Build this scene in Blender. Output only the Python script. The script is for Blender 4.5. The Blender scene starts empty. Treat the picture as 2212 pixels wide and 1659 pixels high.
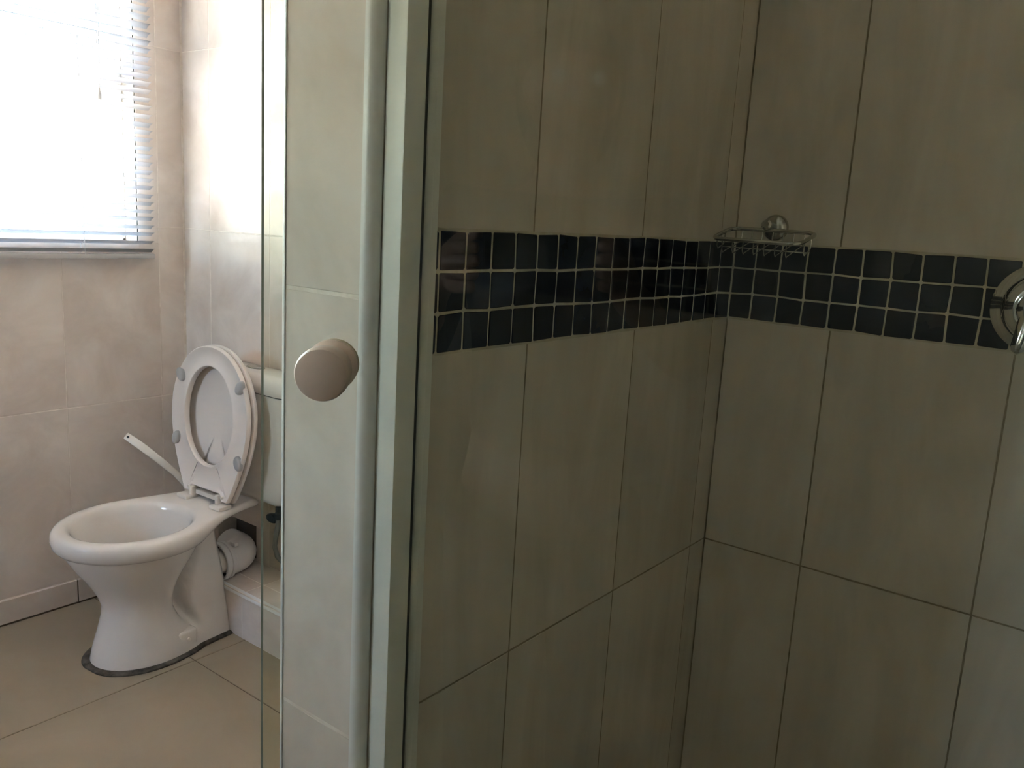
import bpy, bmesh, math, random
import numpy as np
from mathutils import Matrix, Vector

random.seed(7)
SC = bpy.context.scene
COL = SC.collection
PI = math.pi

# ------------------------------------------------------------------ camera
FPX, YAW, PITCH, ROLL, EYE = 1843.508, 0.652363, 0.188548, 0.0574996, 1.256
fh = np.array([-math.sin(YAW), math.cos(YAW), 0.0])
rt = np.array([math.cos(YAW), math.sin(YAW), 0.0])
uz = np.array([0, 0, 1.0])
fw = math.cos(PITCH) * fh - math.sin(PITCH) * uz
up = math.cos(PITCH) * uz + math.sin(PITCH) * fh
r2 = math.cos(ROLL) * rt + math.sin(ROLL) * up
u2 = -math.sin(ROLL) * rt + math.cos(ROLL) * up
cd = bpy.data.cameras.new('camera')
cd.sensor_fit = 'HORIZONTAL'
cd.sensor_width = 36.0
cd.lens = FPX / 2212.0 * 36.0
cd.clip_start = 0.02
cam = bpy.data.objects.new('camera', cd)
M = Matrix.Identity(4)
for i in range(3):
    M[i][0], M[i][1], M[i][2] = r2[i], u2[i], -fw[i]
M[2][3] = EYE
cam.matrix_world = M
COL.objects.link(cam)
SC.camera = cam

# ------------------------------------------------------------------ world, sun, exposure
w = bpy.data.worlds.new('sky')
SC.world = w
w.use_nodes = True
nt = w.node_tree
bg = nt.nodes['Background']
sky = nt.nodes.new('ShaderNodeTexSky')
sky.sky_type = 'NISHITA'
sky.sun_disc = False
sky.sun_elevation = math.radians(48)
sky.sun_rotation = math.radians(100)
sky.air_density = 1.0
sky.dust_density = 3.0
wb_ = nt.nodes.new('ShaderNodeVectorMath')
wb_.operation = 'MULTIPLY'
wb_.inputs[1].default_value = (1.0, 0.97, 0.93)
nt.links.new(sky.outputs[0], wb_.inputs[0])
nt.links.new(wb_.outputs[0], bg.inputs[0])
bg.inputs[1].default_value = 0.63
sd = bpy.data.lights.new('sun', 'SUN')
sd.energy = 3.0
sd.angle = math.radians(1.0)
sd.color = (1.0, 0.93, 0.82)
sun = bpy.data.objects.new('sun', sd)
sun.rotation_euler = (math.radians(42), 0, math.radians(70))
COL.objects.link(sun)
pd = bpy.data.lights.new('window_portal', 'AREA')
pd.shape = 'RECTANGLE'
pd.size, pd.size_y = 2.00, 0.90
pd.cycles.is_portal = True
portal = bpy.data.objects.new('window_portal', pd)
portal.location = (-2.72, 0.455, 1.52)
portal.rotation_euler = (0, math.radians(-90), 0)
portal.rotation_euler = Matrix(((0, 0, -1), (1, 0, 0), (0, -1, 0))).to_euler()
COL.objects.link(portal)
pd2 = bpy.data.lights.new('added_window_portal', 'AREA')
pd2.shape = 'RECTANGLE'
pd2.size, pd2.size_y = 0.70, 1.15
pd2.cycles.is_portal = True
portal2 = bpy.data.objects.new('added_window_portal', pd2)
portal2.location = (-2.18, -2.12, 1.575)
portal2.rotation_euler = Matrix(((1, 0, 0), (0, 0, -1), (0, 1, 0))).to_euler()
COL.objects.link(portal2)
vs = SC.view_settings
vs.view_transform = 'Standard'
vs.look = 'None'
vs.gamma = 1.0
vs.use_curve_mapping = False
vs.exposure = 4.86
SC.cycles.max_bounces = 12
SC.cycles.diffuse_bounces = 8
SC.cycles.transparent_max_bounces = 16
SC.cycles.sample_clamp_indirect = 6.0
SC.cycles.use_denoising = True

# ------------------------------------------------------------------ materials
def principled(name, col, rough=0.5, metal=0.0, spec=0.5):
    m = bpy.data.materials.new(name)
    m.use_nodes = True
    b = m.node_tree.nodes['Principled BSDF']
    b.inputs['Base Color'].default_value = (*col, 1)
    b.inputs['Roughness'].default_value = rough
    b.inputs['Metallic'].default_value = metal
    b.inputs['Specular IOR Level'].default_value = spec
    return m, m.node_tree, b

def noise_mat(name, c1, c2, scale=6.0, rough=0.4, metal=0.0, spec=0.36, stretch=(1, 1, 1), per_object=False,
              bump=0.0, bscale=40.0, tint=0.0, detail=4.0):
    m, t, b = principled(name, c1, rough, metal, spec)
    N, L = t.nodes, t.links
    tc = N.new('ShaderNodeTexCoord')
    mp = N.new('ShaderNodeMapping')
    mp.inputs['Scale'].default_value = stretch
    L.new(tc.outputs['Object'], mp.inputs['Vector'])
    vec = mp.outputs[0]
    if per_object:
        oi = N.new('ShaderNodeObjectInfo')
        mu = N.new('ShaderNodeMath'); mu.operation = 'MULTIPLY'; mu.inputs[1].default_value = 37.0
        L.new(oi.outputs['Random'], mu.inputs[0])
        ad = N.new('ShaderNodeVectorMath'); ad.operation = 'ADD'
        L.new(vec, ad.inputs[0]); L.new(mu.outputs[0], ad.inputs[1])
        vec = ad.outputs[0]
    no = N.new('ShaderNodeTexNoise')
    no.inputs['Scale'].default_value = scale
    no.inputs['Detail'].default_value = detail
    no.inputs['Roughness'].default_value = 0.62
    no.inputs['Distortion'].default_value = 0.6
    L.new(vec, no.inputs['Vector'])
    rp = N.new('ShaderNodeValToRGB')
    rp.color_ramp.elements[0].position = 0.34
    rp.color_ramp.elements[1].position = 0.66
    rp.color_ramp.elements[0].color = (*c1, 1)
    rp.color_ramp.elements[1].color = (*c2, 1)
    L.new(no.outputs['Fac'], rp.inputs[0])
    out = rp.outputs[0]
    if tint and per_object:
        hs = N.new('ShaderNodeHueSaturation')
        mr = N.new('ShaderNodeMapRange')
        mr.inputs['To Min'].default_value = 1.0 - tint
        mr.inputs['To Max'].default_value = 1.0 + tint
        L.new(oi.outputs['Random'], mr.inputs['Value'])
        L.new(mr.outputs[0], hs.inputs['Value'])
        L.new(out, hs.inputs['Color'])
        out = hs.outputs[0]
    L.new(out, b.inputs['Base Color'])
    if bump:
        n2 = N.new('ShaderNodeTexNoise'); n2.inputs['Scale'].default_value = bscale
        L.new(vec, n2.inputs['Vector'])
        bp_ = N.new('ShaderNodeBump'); bp_.inputs['Strength'].default_value = bump; bp_.inputs['Distance'].default_value = 0.002
        L.new(n2.outputs['Fac'], bp_.inputs['Height'])
        L.new(bp_.outputs[0], b.inputs['Normal'])
    return m

def glass_mat(name, tint, refl=1.0):
    """thin architectural glass: tinted see-through plus a Schlick mirror, the same for every ray"""
    m = bpy.data.materials.new(name)
    m.use_nodes = True
    t = m.node_tree; N, L = t.nodes, t.links
    N.clear()
    o = N.new('ShaderNodeOutputMaterial')
    mix = N.new('ShaderNodeMixShader')
    tr = N.new('ShaderNodeBsdfTransparent'); tr.inputs[0].default_value = (*tint, 1)
    gl = N.new('ShaderNodeBsdfGlossy'); gl.inputs['Roughness'].default_value = 0.0
    ge = N.new('ShaderNodeNewGeometry')
    dt = N.new('ShaderNodeVectorMath'); dt.operation = 'DOT_PRODUCT'
    L.new(ge.outputs['Normal'], dt.inputs[0]); L.new(ge.outputs['Incoming'], dt.inputs[1])
    ab = N.new('ShaderNodeMath'); ab.operation = 'ABSOLUTE'; L.new(dt.outputs['Value'], ab.inputs[0])
    om = N.new('ShaderNodeMath'); om.operation = 'SUBTRACT'; om.inputs[0].default_value = 1.0; L.new(ab.outputs[0], om.inputs[1])
    pw = N.new('ShaderNodeMath'); pw.operation = 'POWER'; pw.inputs[1].default_value = 5.0; L.new(om.outputs[0], pw.inputs[0])
    ma = N.new('ShaderNodeMath'); ma.operation = 'MULTIPLY_ADD'; ma.inputs[1].default_value = 0.96 * refl; ma.inputs[2].default_value = 0.04 * refl
    L.new(pw.outputs[0], ma.inputs[0])
    L.new(ma.outputs[0], mix.inputs[0])
    L.new(tr.outputs[0], mix.inputs[1]); L.new(gl.outputs[0], mix.inputs[2])
    L.new(mix.outputs[0], o.inputs[0])
    return m

TILE_A, TILE_B = (0.56, 0.485, 0.42), (0.67, 0.60, 0.535)
m_tile = noise_mat('beige_wall_tile', TILE_A, TILE_B, 5.0, 0.14, spec=0.27, per_object=True, tint=0.03)
m_shower_tile = noise_mat('streaked_shower_tile', (0.60, 0.525, 0.43), (0.70, 0.63, 0.53), 6.0, 0.16, per_object=True, tint=0.04, stretch=(1.6, 0.35, 1))
m_floor_tile = noise_mat('floor_tile', (0.29, 0.235, 0.160), (0.325, 0.26, 0.182), 4.0, 0.28, per_object=True, tint=0.01)
m_grout = noise_mat('beige_grout', (0.60, 0.53, 0.45), (0.74, 0.68, 0.60), 25.0, 0.8)
m_shower_grout = noise_mat('stained_grout', (0.20, 0.16, 0.105), (0.36, 0.30, 0.21), 25.0, 0.85)
m_band_grout = noise_mat('mosaic_grout', (0.46, 0.40, 0.30), (0.58, 0.51, 0.40), 25.0, 0.85)
m_floor_grout = noise_mat('brown_grout', (0.10, 0.075, 0.05), (0.16, 0.12, 0.08), 25.0, 0.9)
m_mosaic = noise_mat('navy_mosaic', (0.007, 0.009, 0.016), (0.013, 0.016, 0.026), 9.0, 0.09, per_object=True, tint=0.6)
m_plaster = noise_mat('white_paint', (0.72, 0.69, 0.64), (0.78, 0.75, 0.70), 3.0, 0.7)
m_porcelain, _, _ = principled('white_porcelain', (0.65, 0.605, 0.55), 0.12)
m_seat, _, _ = principled('white_seat_plastic', (0.66, 0.595, 0.535), 0.32)
m_bumper, _, _ = principled('grey_rubber', (0.36, 0.34, 0.32), 0.5)
m_hinge, _, _ = principled('hinge_plastic', (0.66, 0.60, 0.53), 0.35)
m_water, _, _ = principled('still_water', (0.16, 0.16, 0.15), 0.03)
m_sealant = noise_mat('dirty_sealant', (0.035, 0.028, 0.020), (0.13, 0.11, 0.085), 30.0, 0.9, bump=0.6, bscale=150)
m_pvc, _, _ = principled('white_pvc_pipe', (0.62, 0.60, 0.575), 0.3)
m_dark, _, _ = principled('dark_parts_and_gaps', (0.025, 0.028, 0.025), 0.5)
m_hose, _, _ = principled('braided_hose', (0.16, 0.165, 0.155), 0.42, 0.5)
m_trim, _, _ = principled('white_edge_trim', (0.66, 0.66, 0.64), 0.35)
m_jamb, _, _ = principled('white_aluminium', (0.76, 0.76, 0.70), 0.38)
m_knob = noise_mat('beige_knob_plastic', (0.66, 0.54, 0.43), (0.70, 0.57, 0.455), 30.0, 0.3)
m_chrome, _, _ = principled('chrome', (0.80, 0.81, 0.82), 0.08, 1.0)
m_satin, _, _ = principled('tarnished_chrome', (0.52, 0.53, 0.50), 0.22, 1.0)
m_frame, _, _ = principled('window_frame_paint', (0.70, 0.68, 0.64), 0.45)
m_brush, _, _ = principled('cream_brush_plastic', (0.78, 0.71, 0.60), 0.35)
m_bristle, _, _ = principled('bristles', (0.75, 0.74, 0.70), 0.9)
m_cord, _, _ = principled('blind_cord', (0.80, 0.78, 0.74), 0.7)
m_glass = glass_mat('green_tinted_glass', (0.93, 0.945, 0.885))
m_glass_edge, _, _ = principled('glass_edge', (0.10, 0.10, 0.075), 0.2)
_t = m_glass_edge.node_tree
_tl = _t.nodes.new('ShaderNodeBsdfTranslucent'); _tl.inputs[0].default_value = (0.10, 0.095, 0.07, 1)
_mx = _t.nodes.new('ShaderNodeMixShader'); _mx.inputs[0].default_value = 0.6
_t.links.new(_t.nodes['Principled BSDF'].outputs[0], _mx.inputs[1]); _t.links.new(_tl.outputs[0], _mx.inputs[2])
_t.links.new(_mx.outputs[0], _t.nodes['Material Output'].inputs[0])
m_pane = glass_mat('window_glass', (0.97, 0.98, 0.97))
m_hole, _, _ = principled('dark_hole_backing', (0.09, 0.075, 0.06), 0.95)  # dark backing: the recess's shade is put into its colour
m_ground = noise_mat('sunlit_paving', (0.50, 0.48, 0.44), (0.58, 0.55, 0.50), 0.6, 0.9)
m_house = noise_mat('pale_render', (0.70, 0.68, 0.64), (0.76, 0.74, 0.70), 0.5, 0.9)
m_roof = noise_mat('grey_roof', (0.16, 0.15, 0.14), (0.24, 0.22, 0.20), 2.0, 0.9)
m_hedge = noise_mat('hedge_leaves', (0.10, 0.12, 0.06), (0.20, 0.22, 0.12), 6.0, 0.9)

# thin vinyl slat: part of the daylight comes through
m_slat = bpy.data.materials.new('white_vinyl_slat')
m_slat.use_nodes = True
_t = m_slat.node_tree; _N, _L = _t.nodes, _t.links
_b = _N['Principled BSDF']
_b.inputs['Base Color'].default_value = (0.45, 0.435, 0.42, 1); _b.inputs['Roughness'].default_value = 0.4
_tl = _N.new('ShaderNodeBsdfTranslucent'); _tl.inputs[0].default_value = (0.74, 0.73, 0.72, 1)
_mx = _N.new('ShaderNodeMixShader'); _mx.inputs[0].default_value = 0.03
_L.new(_b.outputs[0], _mx.inputs[1]); _L.new(_tl.outputs[0], _mx.inputs[2])
_L.new(_mx.outputs[0], _N['Material Output'].inputs[0])

# ------------------------------------------------------------------ helpers
def link(name, data, parent=None, kind=None):
    o = bpy.data.objects.new(name, data)
    COL.objects.link(o)
    if parent is not None:
        o.parent = parent
    if kind:
        o['kind'] = kind
    return o

def mesh_obj(name, verts, faces, mat, parent=None, smooth=False, kind=None):
    me = bpy.data.meshes.new(name)
    me.from_pydata([tuple(map(float, v)) for v in verts], [], faces)
    me.materials.append(mat)
    bm = bmesh.new(); bm.from_mesh(me)
    bmesh.ops.recalc_face_normals(bm, faces=bm.faces[:])
    bm.to_mesh(me); bm.free()
    if smooth:
        for p in me.polygons:
            p.use_smooth = True
    me.update()
    return link(name, me, parent, kind)

def bm_obj(name, bm, mat, parent=None, smooth=False, kind=None, angle=None):
    bmesh.ops.recalc_face_normals(bm, faces=bm.faces[:])
    me = bpy.data.meshes.new(name)
    bm.to_mesh(me); bm.free()
    me.materials.append(mat)
    if smooth:
        for p in me.polygons:
            p.use_smooth = True
        if angle is not None:
            me.set_sharp_from_angle(angle=math.radians(angle))
    return link(name, me, parent, kind)

def add_box(bm, lo, hi, bevel=0.0, seg=1, mat=None):
    lo, hi = Vector(lo), Vector(hi)
    r = bmesh.ops.create_cube(bm, size=1.0)
    vs_ = r['verts']
    for v in vs_:
        v.co = Vector(((v.co.x + .5) * (hi.x - lo.x) + lo.x, (v.co.y + .5) * (hi.y - lo.y) + lo.y, (v.co.z + .5) * (hi.z - lo.z) + lo.z))
    if bevel:
        es = list({e for v in vs_ for e in v.link_edges})
        r = bmesh.ops.bevel(bm, geom=es, offset=bevel, segments=seg, affect='EDGES', profile=0.5)
        vs_ = list({v for f_ in r['faces'] for v in f_.verts} | {v for v in vs_ if v.is_valid})
    if mat is not None:
        for v in vs_:
            v.co = mat @ v.co
    return vs_

def box(name, lo, hi, mat, parent=None, bevel=0.0, seg=2, kind=None, xf=None):
    bm = bmesh.new()
    add_box(bm, lo, hi, bevel, seg, xf)
    return bm_obj(name, bm, mat, parent, smooth=bevel > 0, kind=kind, angle=35)

def add_tube(bm, pts, r, n=10, caps=True, closed=False):
    pts = [Vector(p) for p in pts]
    rs = r if isinstance(r, (list, tuple)) else [r] * len(pts)
    rings = []
    prev = None
    for i, p in enumerate(pts):
        if closed:
            t = (pts[(i + 1) % len(pts)] - pts[i - 1]).normalized()
        else:
            t = (pts[min(i + 1, len(pts) - 1)] - pts[max(i - 1, 0)]).normalized()
        if prev is None:
            a = Vector((0, 0, 1)) if abs(t.z) < 0.9 else Vector((1, 0, 0))
            x = t.cross(a).normalized()
        else:
            x = (prev - t * prev.dot(t)).normalized()
        prev = x
        y = t.cross(x)
        rings.append([bm.verts.new(p + (x * math.cos(2 * PI * k / n) + y * math.sin(2 * PI * k / n)) * rs[i]) for k in range(n)])
    m_ = len(rings)
    for i in range(m_ if closed else m_ - 1):
        a, b = rings[i], rings[(i + 1) % m_]
        for k in range(n):
            bm.faces.new((a[k], a[(k + 1) % n], b[(k + 1) % n], b[k]))
    if caps and not closed:
        bm.faces.new(rings[0][::-1]); bm.faces.new(rings[-1])

def tube(name, pts, r, mat, parent=None, n=10, closed=False):
    bm = bmesh.new()
    add_tube(bm, pts, r, n, True, closed)
    return bm_obj(name, bm, mat, parent, smooth=True, angle=50)

def add_lathe(bm, prof, n=32, xf=None, closed=False):
    """prof: (radius, height) along local z"""
    rings = []
    for r, h in prof:
        if r < 1e-6:
            rings.append([bm.verts.new((xf @ Vector((0, 0, h))) if xf else Vector((0, 0, h)))])
        else:
            rg = []
            for k in range(n):
                v = Vector((r * math.cos(2 * PI * k / n), r * math.sin(2 * PI * k / n), h))
                rg.append(bm.verts.new(xf @ v if xf else v))
            rings.append(rg)
    for a, b in (zip(rings, rings[1:] + rings[:1]) if closed else zip(rings, rings[1:])):
        if len(a) == 1 and len(b) == 1:
            continue
        for k in range(n):
            k2 = (k + 1) % n
            if len(a) == 1:
                bm.faces.new((a[0], b[k2], b[k]))
            elif len(b) == 1:
                bm.faces.new((a[k], a[k2], b[0]))
            else:
                bm.faces.new((a[k], a[k2], b[k2], b[k]))
    if len(rings[0]) > 1 and not closed:
        bm.faces.new(rings[0][::-1])
    if len(rings[-1]) > 1 and not closed:
        bm.faces.new(rings[-1])

def lathe(name, prof, mat, parent=None, n=32, xf=None, angle=35, closed=False):
    bm = bmesh.new()
    add_lathe(bm, prof, n, xf, closed)
    return bm_obj(name, bm, mat, parent, smooth=True, angle=angle)

def add_loft(bm, rings, cap0=True, cap1=True):
    rr = [[bm.verts.new(p) for p in ring] for ring in rings]
    n = len(rr[0])
    for a, b in zip(rr, rr[1:]):
        for k in range(n):
            k2 = (k + 1) % n
            bm.faces.new((a[k], a[k2], b[k2], b[k]))
    if cap0:
        bm.faces.new(rr[0][::-1])
    if cap1:
        bm.faces.new(rr[-1])
    return rr

def frame_matrix(origin, ax, ay, az):
    m_ = Matrix.Identity(4)
    for i in range(3):
        m_[i][0], m_[i][1], m_[i][2], m_[i][3] = ax[i], ay[i], az[i], origin[i]
    return m_

def thing(name, label, cat, loc=(0, 0, 0), group=None):
    o = link(name, None)
    o.location = loc
    o.empty_display_size = 0.1
    tag(o, label, cat, group)
    return o

def tag(o, label, cat, group=None):
    o['label'] = label
    o['category'] = cat
    o['kind'] = 'thing'
    if group:
        o['group'] = group
    return o

def settle(root):
    """children were modelled in world space: keep them there under a moved root"""
    bpy.context.view_layer.update()
    inv = Matrix.Translation(root.location).inverted()
    for c in root.children:
        c.matrix_parent_inverse = inv

# ------------------------------------------------------------------ tiles
_tile_cache = {}
def tile_mesh(w_, h_, t_, ch, mat):
    key = (round(w_, 4), round(h_, 4), t_, ch, mat.name)
    if key in _tile_cache:
        return _tile_cache[key]
    x, y = w_ / 2, h_ / 2
    vs_ = [(-x, -y, -t_), (x, -y, -t_), (x, y, -t_), (-x, y, -t_),
           (-x, -y, -ch), (x, -y, -ch), (x, y, -ch), (-x, y, -ch),
           (-x + ch, -y + ch, 0), (x - ch, -y + ch, 0), (x - ch, y - ch, 0), (-x + ch, y - ch, 0)]
    fs = [(8, 9, 10, 11)]
    for k in range(4):
        k2 = (k + 1) % 4
        fs.append((4 + k, 4 + k2, 8 + k2, 8 + k))
        fs.append((k, k2, 4 + k2, 4 + k))
    me = bpy.data.meshes.new('tile')
    me.from_pydata(vs_, [], fs)
    me.materials.append(mat)
    me.update()
    _tile_cache[key] = me
    return me

def subtract(rc, ho):
    u0, u1, v0, v1 = rc
    a0, a1, b0, b1 = ho
    if a1 <= u0 or a0 >= u1 or b1 <= v0 or b0 >= v1:
        return [rc]
    out = []
    if v0 < b0: out.append((u0, u1, v0, b0))
    if v1 > b1: out.append((u0, u1, b1, v1))
    m0, m1 = max(v0, b0), min(v1, b1)
    if u0 < a0: out.append((u0, a0, m0, m1))
    if u1 > a1: out.append((a1, u1, m0, m1))
    return out

def tiles(parent, origin, au, av, an, us, vs_, mat, gap=0.0025, holes=(), name='tile', thick=0.008, ch=0.0009, jitter=0.0004):
    """lay tiles between the joints us (along au) and vs_ (along av); face on origin's plane, normal an"""
    au, av, an, origin = Vector(au), Vector(av), Vector(an), Vector(origin)
    for u0, u1 in zip(us, us[1:]):
        for v0, v1 in zip(vs_, vs_[1:]):
            rects = [(u0 + gap / 2, u1 - gap / 2, v0 + gap / 2, v1 - gap / 2)]
            for h_ in holes:
                rects = [q for r_ in rects for q in subtract(r_, h_)]
            for a, b, c, d in rects:
                if b - a < 0.006 or d - c < 0.006:
                    continue
                me = tile_mesh(b - a, d - c, thick, ch, mat)
                o = link(name, me, parent)
                p = origin + au * ((a + b) / 2) + av * ((c + d) / 2) + an * random.uniform(-jitter, 0)
                o.matrix_local = frame_matrix(p, au, av, an)

def structure(name, boxes, mat):
    bm = bmesh.new()
    for lo, hi in boxes:
        add_box(bm, lo, hi)
    return bm_obj(name, bm, mat, None, kind='structure')

# ------------------------------------------------------------------ room dimensions
XL, YT = -2.571, 1.568           # left wall, toilet back wall
XA, YB = -0.6915, 1.591          # shower side of the partition, shower back wall
YE, XP = 0.640, -0.845           # end face of the partition, its toilet side
XR, YF, ZC = 2.60, -2.00, 2.45   # right wall, wall behind the camera, ceiling
XS = 0.105                        # right side of the shower
G = 0.0009                       # grout sits this far behind the tile faces
WY0, WY1, WZ0, WZ1 = -0.50, 1.410, 1.124, 1.92   # window opening
HX0, HX1, HZ0, HZ1 = -2.395, -2.188, 0.10, 0.256  # hole round the waste pipe

floor = structure('floor', [((XL - .2, YF - .2, -0.12), (XR + .2, YB + .2, -0.002))], m_floor_grout)
tiles(floor, (0, 0, 0), (1, 0, 0), (0, 1, 0), (0, 0, 1), [XL, -2.0, -1.4, -0.8, -0.2, 0.4, 1.0, 1.6, 2.2, XR], [YF, -1.768, -1.168, -0.568, 0.032, 0.632, 1.232, YB], m_floor_tile, gap=0.0035)
structure('ceiling', [((XL - .2, YF - .2, ZC), (XR + .2, YB + .2, ZC + .12))], m_plaster)

ZJ = [0.08, 0.628, 1.173, 1.715, 2.26, ZC]
wl = structure('wall_left', [((XL - .16, YF, 0), (XL - G, YB + .1, WZ0)), ((XL - .16, YF, WZ1), (XL - G, YB + .1, ZC)),
                             ((XL - .16, YF, WZ0), (XL - G, WY0, WZ1)), ((XL - .16, WY1, WZ0), (XL - G, YB + .1, WZ1))], m_grout)
tiles(wl, (XL, 0, 0), (0, 1, 0), (0, 0, 1), (1, 0, 0), [YT - .005 if j == 0 else 1.4785 - 0.3055 * (j - 1) for j in range(12, -1, -1)], [0.0] + ZJ, m_tile,
      holes=[(WY0, WY1, WZ0, WZ1)])
wb = structure('wall_back', [((XL, YT + G, 0), (HX0, YT + .16, ZC)), ((HX1, YT + G, 0), (XP, YT + .16, ZC)),
                             ((HX0, YT + G, 0), (HX1, YT + .16, HZ0)), ((HX0, YT + G, HZ1), (HX1, YT + .16, ZC))], m_grout)
tiles(wb, (0, YT, 0), (1, 0, 0), (0, 0, 1), (0, -1, 0), [XL] + [-2.427 + .305 * k for k in range(6)] + [XP], [0.0] + ZJ, m_tile,
      holes=[(HX0, HX1, HZ0, HZ1)])
box('pipe_hole', (HX0 - .01, YT + .07, HZ0 - .01), (HX1 + .01, YT + .09, HZ1 + .01), m_hole, wb)

# partition between toilet and shower
wp = structure('wall_partition', [((XP + .006, YE + .008, 0), (XA - .006, YB + .1, ZC)), ((XP + .009, YE + G, 0), (XA - .0135, YE + .012, ZC)), ((XP + G, YE + .012, 0), (XP + .01, YB + .1, ZC)), ((XA - .01, YE + .015, 0), (XA - G, YB + .1, ZC))], m_grout)
box('shower_backing', (XA - G - .004, YE + .02, 0), (XA - G + .0001, YB + .002, ZC), m_shower_grout, wp)
ZS = [0.0, 0.087, 0.633]
ZT = 1.2416
PM = 0.0495
ZBAND = [ZT - 3 * PM, ZT - 2 * PM, ZT - PM, ZT]
ZSU = [ZT, 1.788, 2.334, ZC]
tiles(wp, (0, YE, 0), (1, 0, 0), (0, 0, 1), (0, -1, 0), [XP + .0065, XA - .012], [0.0, 0.08, 0.627, 1.164, 1.71, 2.256, ZC], m_tile, gap=0.004)
YA = [YE + .012, 0.935, 1.229, 1.527, YB]
tiles(wp, (XA, 0, 0), (0, 1, 0), (0, 0, 1), (1, 0, 0), YA, ZS + [ZBAND[0]], m_shower_tile)
tiles(wp, (XA, 0, 0), (0, 1, 0), (0, 0, 1), (1, 0, 0), YA, ZSU, m_shower_tile)
tiles(wp, (XP, 0, 0), (0, 1, 0), (0, 0, 1), (-1, 0, 0), [YE + .008, 0.84, 1.145, 1.45, YT], [0.0] + ZJ, m_tile)

ws = structure('wall_shower', [((XA, YB + G, 0), (XS + .2, YB + .16, ZC))], m_shower_grout)
XB = [XA, -0.490, -0.1915, XS]
tiles(ws, (0, YB, 0), (1, 0, 0), (0, 0, 1), (0, -1, 0), XB, ZS + [ZBAND[0]], m_shower_tile)
tiles(ws, (0, YB, 0), (1, 0, 0), (0, 0, 1), (0, -1, 0), XB, ZSU, m_shower_tile)
wr = structure('wall_shower_right', [((XS + G, YE, 0), (XS + .15, YB, ZC))], m_shower_grout)
tiles(wr, (XS, 0, 0), (0, 1, 0), (0, 0, 1), (-1, 0, 0), [YE + .01, 0.96, 1.26, YB], ZS + [ZBAND[0], ZSU[0], 1.788, 2.334, ZC], m_shower_tile)

def mosaic(parent, origin, au, an, us, flip):
    """hand-laid glass squares: every corner a little off, so each has a mesh of its own"""
    rows = [ZT - r * PM for r in range(4)]
    J = {}
    def jit(i, r):
        if (i, r) not in J:
            J[(i, r)] = (random.uniform(-.0011, .0011), random.uniform(-.0013, .0013))
        return J[(i, r)]
    au, an, origin = Vector(au), Vector(an), Vector(origin)
    for i in range(len(us) - 1):
        for r in range(3):
            g = 0.0017
            c = []
            for (ii, rr, sx, sz) in ((i, r + 1, 1, 1), (i + 1, r + 1, -1, 1), (i + 1, r, -1, -1), (i, r, 1, -1)):
                jx, jz = jit(ii, rr)
                c.append((us[ii] + jx + sx * (g + random.uniform(-.0004, .0004)), rows[rr] + jz + sz * (g + random.uniform(-.0004, .0005))))
            cx = sum(q[0] for q in c) / 4; cz = sum(q[1] for q in c) / 4
            # chamfered corners: eight-sided outline
            outl = []
            for k in range(4):
                p, a, b = Vector(c[k]), Vector(c[k - 1]), Vector(c[(k + 1) % 4])
                rd = random.uniform(.0010, .0026)
                outl.append(p + (a - p).normalized() * rd); outl.append(p + (b - p).normalized() * rd)
            vs_, n = [], 8
            for lev, ins in ((-.006, 0), (-.0008, 0), (0, .0012)):
                for q in outl:
                    d = Vector((q[0] - cx, q[1] - cz))
                    q2 = d * (1 - ins / max(d.length, 1e-5))
                    vs_.append((q2[0], q2[1], lev))
            fs = [tuple(range(16, 24))]
            for lv in (0, 8):
                for k in range(8):
                    fs.append((lv + k, lv + (k + 1) % 8, lv + 8 + (k + 1) % 8, lv + 8 + k))
            me = bpy.data.meshes.new('mosaic_tile')
            me.from_pydata(vs_, [], fs); me.materials.append(m_mosaic); me.update()
            o = link('mosaic_tile', me, parent)
            p = origin + au * cx + Vector((0, 0, cz)) + an * random.uniform(.0005, .0014)
            tilt = Matrix.Rotation(random.uniform(-.006, .006), 4, 'X') @ Matrix.Rotation(random.uniform(-.006, .006), 4, 'Y')
            o.matrix_local = frame_matrix(p, au, (0, 0, 1), an) @ tilt

usA = [YE + .10]
ya = [YB - 0.0015 - 0.0580] + [YB - 0.0595 - .04886 * k for k in range(1, 18)]
usA = sorted([y for y in ya if y > YE + .02] + [YB - .0015])
box('mosaic_bed', (XA - .004, YE + .02, ZT - 3 * PM - .002), (XA - .0002, YB, ZT + .002), m_band_grout, wp)
mosaic(wp, (XA, 0, 0), (0, 1, 0), (1, 0, 0), usA, False)
usB = [XA + .0015, XA + .0457] + [XA + .0457 + PM * k for k in range(1, 14)] + [XS]
box('mosaic_bed', (XA, YB + .0002, ZT - 3 * PM - .002), (XS, YB + .004, ZT + .002), m_band_grout, ws)
mosaic(ws, (0, YB, 0), (1, 0, 0), (0, -1, 0), usB, False)

m_far_paint = noise_mat('taupe_wall_paint', (0.33, 0.305, 0.27), (0.37, 0.34, 0.30), 2.0, 0.75)
FX0, FX1, FZ0, FZ1 = -2.48, -1.88, 1.42, 1.86     # unseen window, added behind the camera for light on the partition end
wf_ = structure('wall_front', [((XL - .2, YF - .15, 0), (FX0, YF, ZC)), ((FX1, YF - .15, 0), (XR + .2, YF, ZC)),
                               ((FX0, YF - .15, 0), (FX1, YF, FZ0)), ((FX0, YF - .15, FZ1), (FX1, YF, ZC))], m_far_paint)
wrr = structure('wall_right', [((XR, YF, 0), (XR + .15, YB + .1, ZC))], m_far_paint)
structure('wall_alcove_end', [((XS + .15, YB, 0), (XR, YB + .12, ZC))], m_plaster)

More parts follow.
